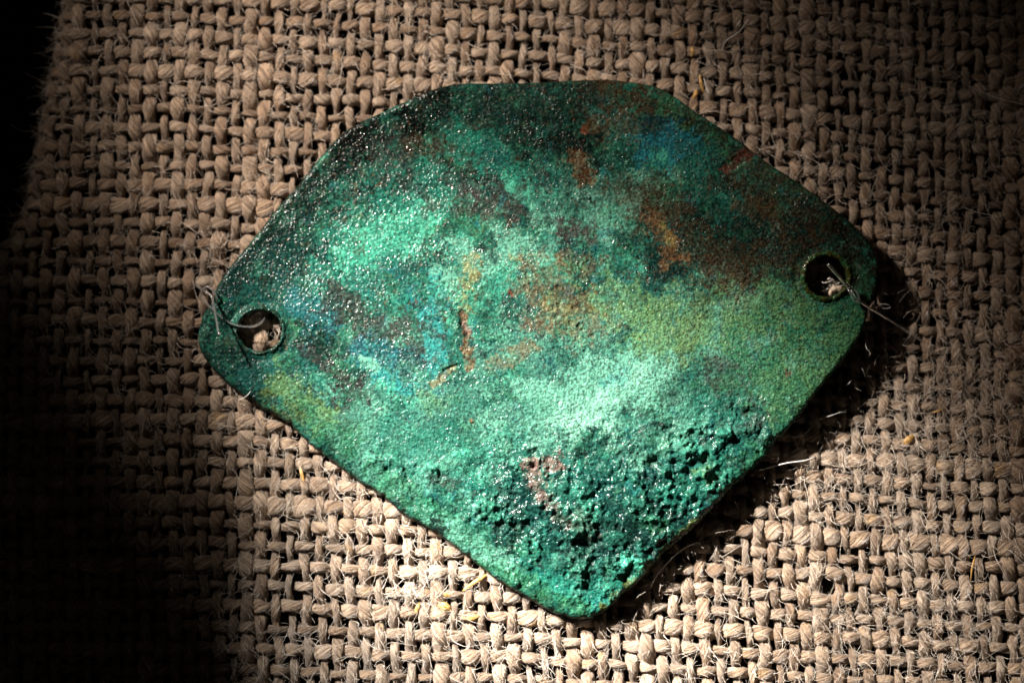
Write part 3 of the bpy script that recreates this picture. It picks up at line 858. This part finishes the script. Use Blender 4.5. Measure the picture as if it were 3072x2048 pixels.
# raised collars round the two holes
for k, (hx, hy, rx, ry) in enumerate(HOLES):
    na = 150
    an = np.linspace(0, 2 * np.pi, na, endpoint=False)
    lift = 0.024 if k == 0 else 0.012
    prof = [(0.2, -0.12), (-0.8, -0.06), (-0.2, -0.020), (2.5, lift * 0.7), (5.5, lift * 1.1), (9.0, lift * 0.9), (13, lift * 0.3), (17, -0.012), (21, -0.035)]
    rows, cs = [], []
    for pr, pz in prof:
        wob = 5.0 * fbm(hx + 90 * np.cos(an) + 3 * pr, hy + 90 * np.sin(an), 34, 3, 300 + k) + 2.6 * fbm(hx + 200 * np.cos(an), hy + 200 * np.sin(an), 22, 2, 310 + k)
        x_, y_ = hx + (rx + pr + wob) * np.cos(an), hy + (ry + pr + wob) * np.sin(an)
        p = P(x_, y_, zbase(x_, y_))
        p[:, 2] += pz + (0.016 * fbm(x_, y_, 22, 4, 320 + k) if pr > 0 else 0)
        rows.append(p)
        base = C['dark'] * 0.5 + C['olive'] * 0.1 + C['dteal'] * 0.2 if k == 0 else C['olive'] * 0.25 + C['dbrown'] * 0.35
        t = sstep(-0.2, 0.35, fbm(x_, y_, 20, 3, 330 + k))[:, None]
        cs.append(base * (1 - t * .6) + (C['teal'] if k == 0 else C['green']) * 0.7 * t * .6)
    V = np.stack(rows, 1).reshape(-1, 3); m = len(prof)
    a = np.arange(na)[:, None] * m; a2 = ((np.arange(na) + 1) % na)[:, None] * m; b_ = np.arange(m - 1)[None]
    q = np.stack([a + b_, a + b_ + 1, a2 + b_ + 1, a2 + b_], -1).reshape(-1, 4)[:, ::-1]
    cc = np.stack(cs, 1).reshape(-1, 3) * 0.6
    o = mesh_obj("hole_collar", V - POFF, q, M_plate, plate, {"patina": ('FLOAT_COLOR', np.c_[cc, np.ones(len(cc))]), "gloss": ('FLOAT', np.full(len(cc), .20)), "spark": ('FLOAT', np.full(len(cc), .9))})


# ------------------------------------------------------------------ nylon threads
def pxpath(pts, n=60):
    """picture points with heights -> smooth world path"""
    return spline(np.array([P(x, y, z) for x, y, z in pts]), n)


nl = empty("nylon_thread", tuple(P(640, 900, 0.3)))
tag(nl, "clear nylon thread knotted round the left corner of the plate with a short tail", "thread")
NO = np.array(nl.location)
zt = float(zbase(np.array([660.]), np.array([920.]))[0])
tube_obj("thread_loop", pxpath([(800, 935, .02), (796, 950, .12), (790, 962, zt - .03), (773, 974, zt + .015), (751, 980, zt + .045), (724, 979, zt + .055), (693, 970, zt + .055), (666, 952, zt + .055),
                                (639, 929, zt + .06), (618, 908, zt + .05), (604, 890, zt + .03), (605, 872, zt + .05), (622, 860, zt + .09), (640, 872, zt + .10), (650, 892, zt + .08), (652, 908, zt + .03), (645, 922, zt - .0)], 120) - NO,
         3.6 * U, M_nylon, nl, 12)
tube_obj("thread_tail", pxpath([(586, 853, .12), (600, 864, .2), (615, 874, zt + .05), (630, 884, zt + .08), (637, 895, zt + .10), (643, 925, zt + .20), (651, 968, zt + .32), (656, 998, zt + .39), (663, 1003, zt + .40)], 70) - NO,
         3.8 * U, M_nylon, nl, 12)

nr = empty("nylon_thread", tuple(P(2546, 861, 0.5)))
tag(nr, "clear nylon thread knotted over the right hole, running down into the burlap", "thread")
NO = np.array(nr.location)
zt = float(zbase(np.array([2560.]), np.array([880.]))[0])
tube_obj("thread_tail", pxpath([(2484, 793, zt + .30), (2505, 817, zt + .23), (2530, 845, zt + .15), (2547, 862, zt + .08)], 30) - NO, 5.2 * U, M_nylon, nr, 12)
tube_obj("thread_loop", pxpath([(2520, 858, zt - .1), (2535, 856, zt + .02), (2549, 858, zt + .06), (2563, 868, zt + .08), (2575, 884, zt + .08), (2577, 899, zt + .06), (2567, 904, zt + .07), (2557, 893, zt + .08), (2550, 876, zt + .08), (2543, 864, zt + .05), (2546, 852, zt + .03)], 90) - NO,
         3.6 * U, M_nylon, nr, 12)
tube_obj("thread_line", pxpath([(2549, 862, zt + .05), (2562, 884, zt + .09), (2577, 902, zt + .06), (2602, 919, zt - .02), (2631, 937, zt - .12), (2682, 968, zt - .27), (2712, 988, .14), (2745, 1009, .10), (2775, 1030, .02)], 80) - NO, 3.4 * U, M_nylon, nr, 12)

# ------------------------------------------------------------------ stray hairs, straw and the tuft in the right hole
def hair_part(name, curves_px, r, mat, parent):
    cs, rs = [], []
    for pts in curves_px:
        c = pxpath(pts, 24); cs.append(c); rr = np.full(24, r * U); rr[-6:] *= np.linspace(1, .4, 6); rs.append(rr)
    return hair_object(name, cs, rs, mat, parent)


stray = [([(2277, 1410, .20), (2318, 1399, .24), (2362, 1388, .24), (2414, 1381, .22), (2440, 1372, .14), (2452, 1362, .06)], 1.9),
         ([(1952, 1759, .16), (1968, 1728, .20), (2002, 1687, .22), (2039, 1653, .22), (2077, 1631, .20), (2101, 1628, .12)], 1.5),
         ([(2601, 996, .30), (2597, 1018, .34), (2599, 1042, .34), (2611, 1060, .30), (2599, 1074, .2)], 1.2),
         ([(2362, 1305, .20), (2384, 1311, .22), (2408, 1305, .22), (2428, 1288, .2), (2432, 1276, .15)], 1.0),
         ([(2538, 1158, .26), (2548, 1148, .28), (2556, 1134, .26)], 1.2), ([(2584, 1102, .26), (2590, 1113, .25), (2595, 1130, .15)], 1.1),
         ([(2460, 1256, .22), (2490, 1247, .24), (2520, 1237, .2), (2540, 1236, .12)], 1.2), ([(2602, 912, .34), (2656, 912, .36), (2671, 920, .34), (2660, 925, .33), (2636, 923, .32)], .55),
         ([(2244, 59, .2), (2219, 94, .24), (2180, 122, .2), (2168, 146, .15), (2176, 166, .08)], 1.1), ([(2112, 235, .1), (2121, 268, .2), (2130, 284, .2), (2146, 293, .1)], 1.0),
         ([(715, 1200, .1), (733, 1192, .2), (745, 1182, .28), (752, 1172, .3)], 1.0)]
for pts, r in stray:
    hair_part("stray_hair", [pts], r, M_white, cloth)

tr = np.random.default_rng(5)
tuft = []
for _ in range(46):
    x0, y0 = 2498 + tr.normal() * 10, 886 + tr.normal() * 5
    dx, dy = tr.normal() * 9, -abs(tr.normal() * 16) - 12
    tuft.append([(x0, y0, .05), (x0 + dx * .4, y0 + dy * .5, .14 + .04 * tr.normal()), (x0 + dx, y0 + dy, .20 + .03 * tr.normal()), (x0 + dx * 1.6 - 4, y0 + dy * 1.2 + 3, .22)])
tuft += [[(2514, 880, .1), (2508, 850, .26), (2494, 836, .30), (2483, 838, .3), (2490, 830, .3)], [(2512, 870, .12), (2500, 842, .3), (2484, 846, .32), (2470, 848, .3), (2461, 838, .28)],
         [(2490, 890, .1), (2478, 876, .22), (2482, 866, .26), (2492, 868, .24)]]
tube_obj("pulled_yarn", pxpath([(2486, 905, .04), (2492, 884, .18), (2500, 868, .27), (2514, 866, .28), (2528, 874, .20), (2536, 890, .06)], 30), 9.5 * U * (1 + 0.2 * np.sin(np.arange(30) * 1.1)), M_yarnplain, cloth, 12)
hair_part("fibre_tuft", tuft, 1.3, M_white, cloth)["kind"] = "stuff"


def flake(pts, width, z):
    """a flat curled splinter of jute bark"""
    c = pxpath([(x, y, z + dz) for x, y, dz in pts], 14)
    w = width * U * np.sin(np.linspace(0.12, np.pi - 0.12, 14)) ** 0.7
    return tube_obj("straw_flake", c, w, M_straw, cloth, 8, 0.32)


for pts, w in (([(1387, 1772, 0), (1420, 1748, .03), (1445, 1732, .02), (1460, 1722, .0)], 6), ([(1310, 1790, 0), (1330, 1783, .02), (1352, 1788, 0)], 7), ([(1312, 1812, -.01), (1334, 1818, .02), (1354, 1830, 0)], 13),
               ([(1384, 1845, 0), (1410, 1852, .02), (1438, 1846, 0)], 9), ([(1247, 1840, 0), (1252, 1822, .02), (1259, 1806, 0)], 6), ([(1470, 1847, 0), (1490, 1853, .01), (1515, 1848, 0)], 5), ([(1576, 1864, 0), (1590, 1870, .01), (1606, 1866, 0)], 6),
               ([(2708, 1335, 0), (2726, 1318, .03), (2744, 1306, 0)], 10), ([(2099, 222, 0), (2103, 250, .03), (2112, 281, 0)], 5), ([(2074, 140, 0), (2078, 155, .02), (2074, 172, 0)], 5),
               ([(2086, 262, 0), (2088, 280, .02), (2078, 296, 0)], 6), ([(900, 1398, 0), (905, 1420, .02), (914, 1450, 0)], 5), ([(2795, 1238, 0), (2815, 1232, .02), (2830, 1228, 0)], 3),
               ([(2912, 1740, -.01), (2917, 1700, .03), (2926, 1665, 0)], 3)):
    flake(pts, w, 0.085)

# loose fibres standing off the yarns
SDF_P = np.maximum(SDF, -hole_sdf(GXX, GYY))
hr = np.random.default_rng(11)
curves, radii = [], []
NH = 27000
while len(curves) < NH:
    c, t, side, up, hw, hz, s = tops[hr.integers(len(tops))]
    k = hr.integers(len(c))
    if s[k] < -0.1 or not (-60 < c[k, 0] < 3130 and -60 < c[k, 1] < 2110): continue
    if hr.uniform() > clump_density(c[k, 0], c[k, 1]): continue
    a = hr.uniform(0.35, 2.79)
    off = hw[k] * 0.94 * math.cos(a) * side[k] + hz[k] * 0.94 * math.sin(a) * up[k]
    p = np.array([c[k, 0] + off[0], c[k, 1] - off[1], c[k, 2] + off[2]])
    nrm = math.cos(a) * side[k] + math.sin(a) * up[k]
    d = t[k] * hr.choice([-1, 1]) * hr.uniform(0.3, 1.4) + nrm * hr.uniform(0.1, 0.8) + hr.normal(size=3) * 0.35 + np.array([0, 0, 0.25])
    d /= np.linalg.norm(d)
    length = hr.gamma(2.2, 13.0) + 10
    if hr.uniform() < 0.025: length *= 2.6
    m = 7; pts = [p.copy()]; q_ = p.copy()
    curl = hr.normal(size=3) * 0.17; curl[2] -= 0.05
    for _ in range(m - 1):
        q_ = q_ + np.array([d[0], -d[1], d[2]]) * length / (m - 1)
        d = d + curl + hr.normal(size=3) * 0.12; d /= np.linalg.norm(d)
        pts.append(q_.copy())
    pts = np.array(pts)
    near = SDF_P[np.clip(((pts[:, 1] - gy[0]) / CS).astype(int), 0, len(gy) - 1), np.clip(((pts[:, 0] - gx[0]) / CS).astype(int), 0, len(gx) - 1)] < 12      # fibres under or beside the plate stay below it
    if near.any():
        if near[0] and hr.uniform() < 0.6: continue
        pts[:, 2] = np.where(near, np.minimum(pts[:, 2], 26.0), pts[:, 2])
    W = np.stack([(pts[:, 0] - 1536) * U, (1024 - pts[:, 1]) * U, np.maximum(pts[:, 2], -10) * U], 1)
    curves.append(bend(W)); r0 = hr.uniform(0.30, 0.68) * U
    radii.append(np.linspace(r0, r0 * 0.35, m))
fz = hair_object("loose_fibres", curves, radii, M_fuzz, cloth)
fz["kind"] = "stuff"
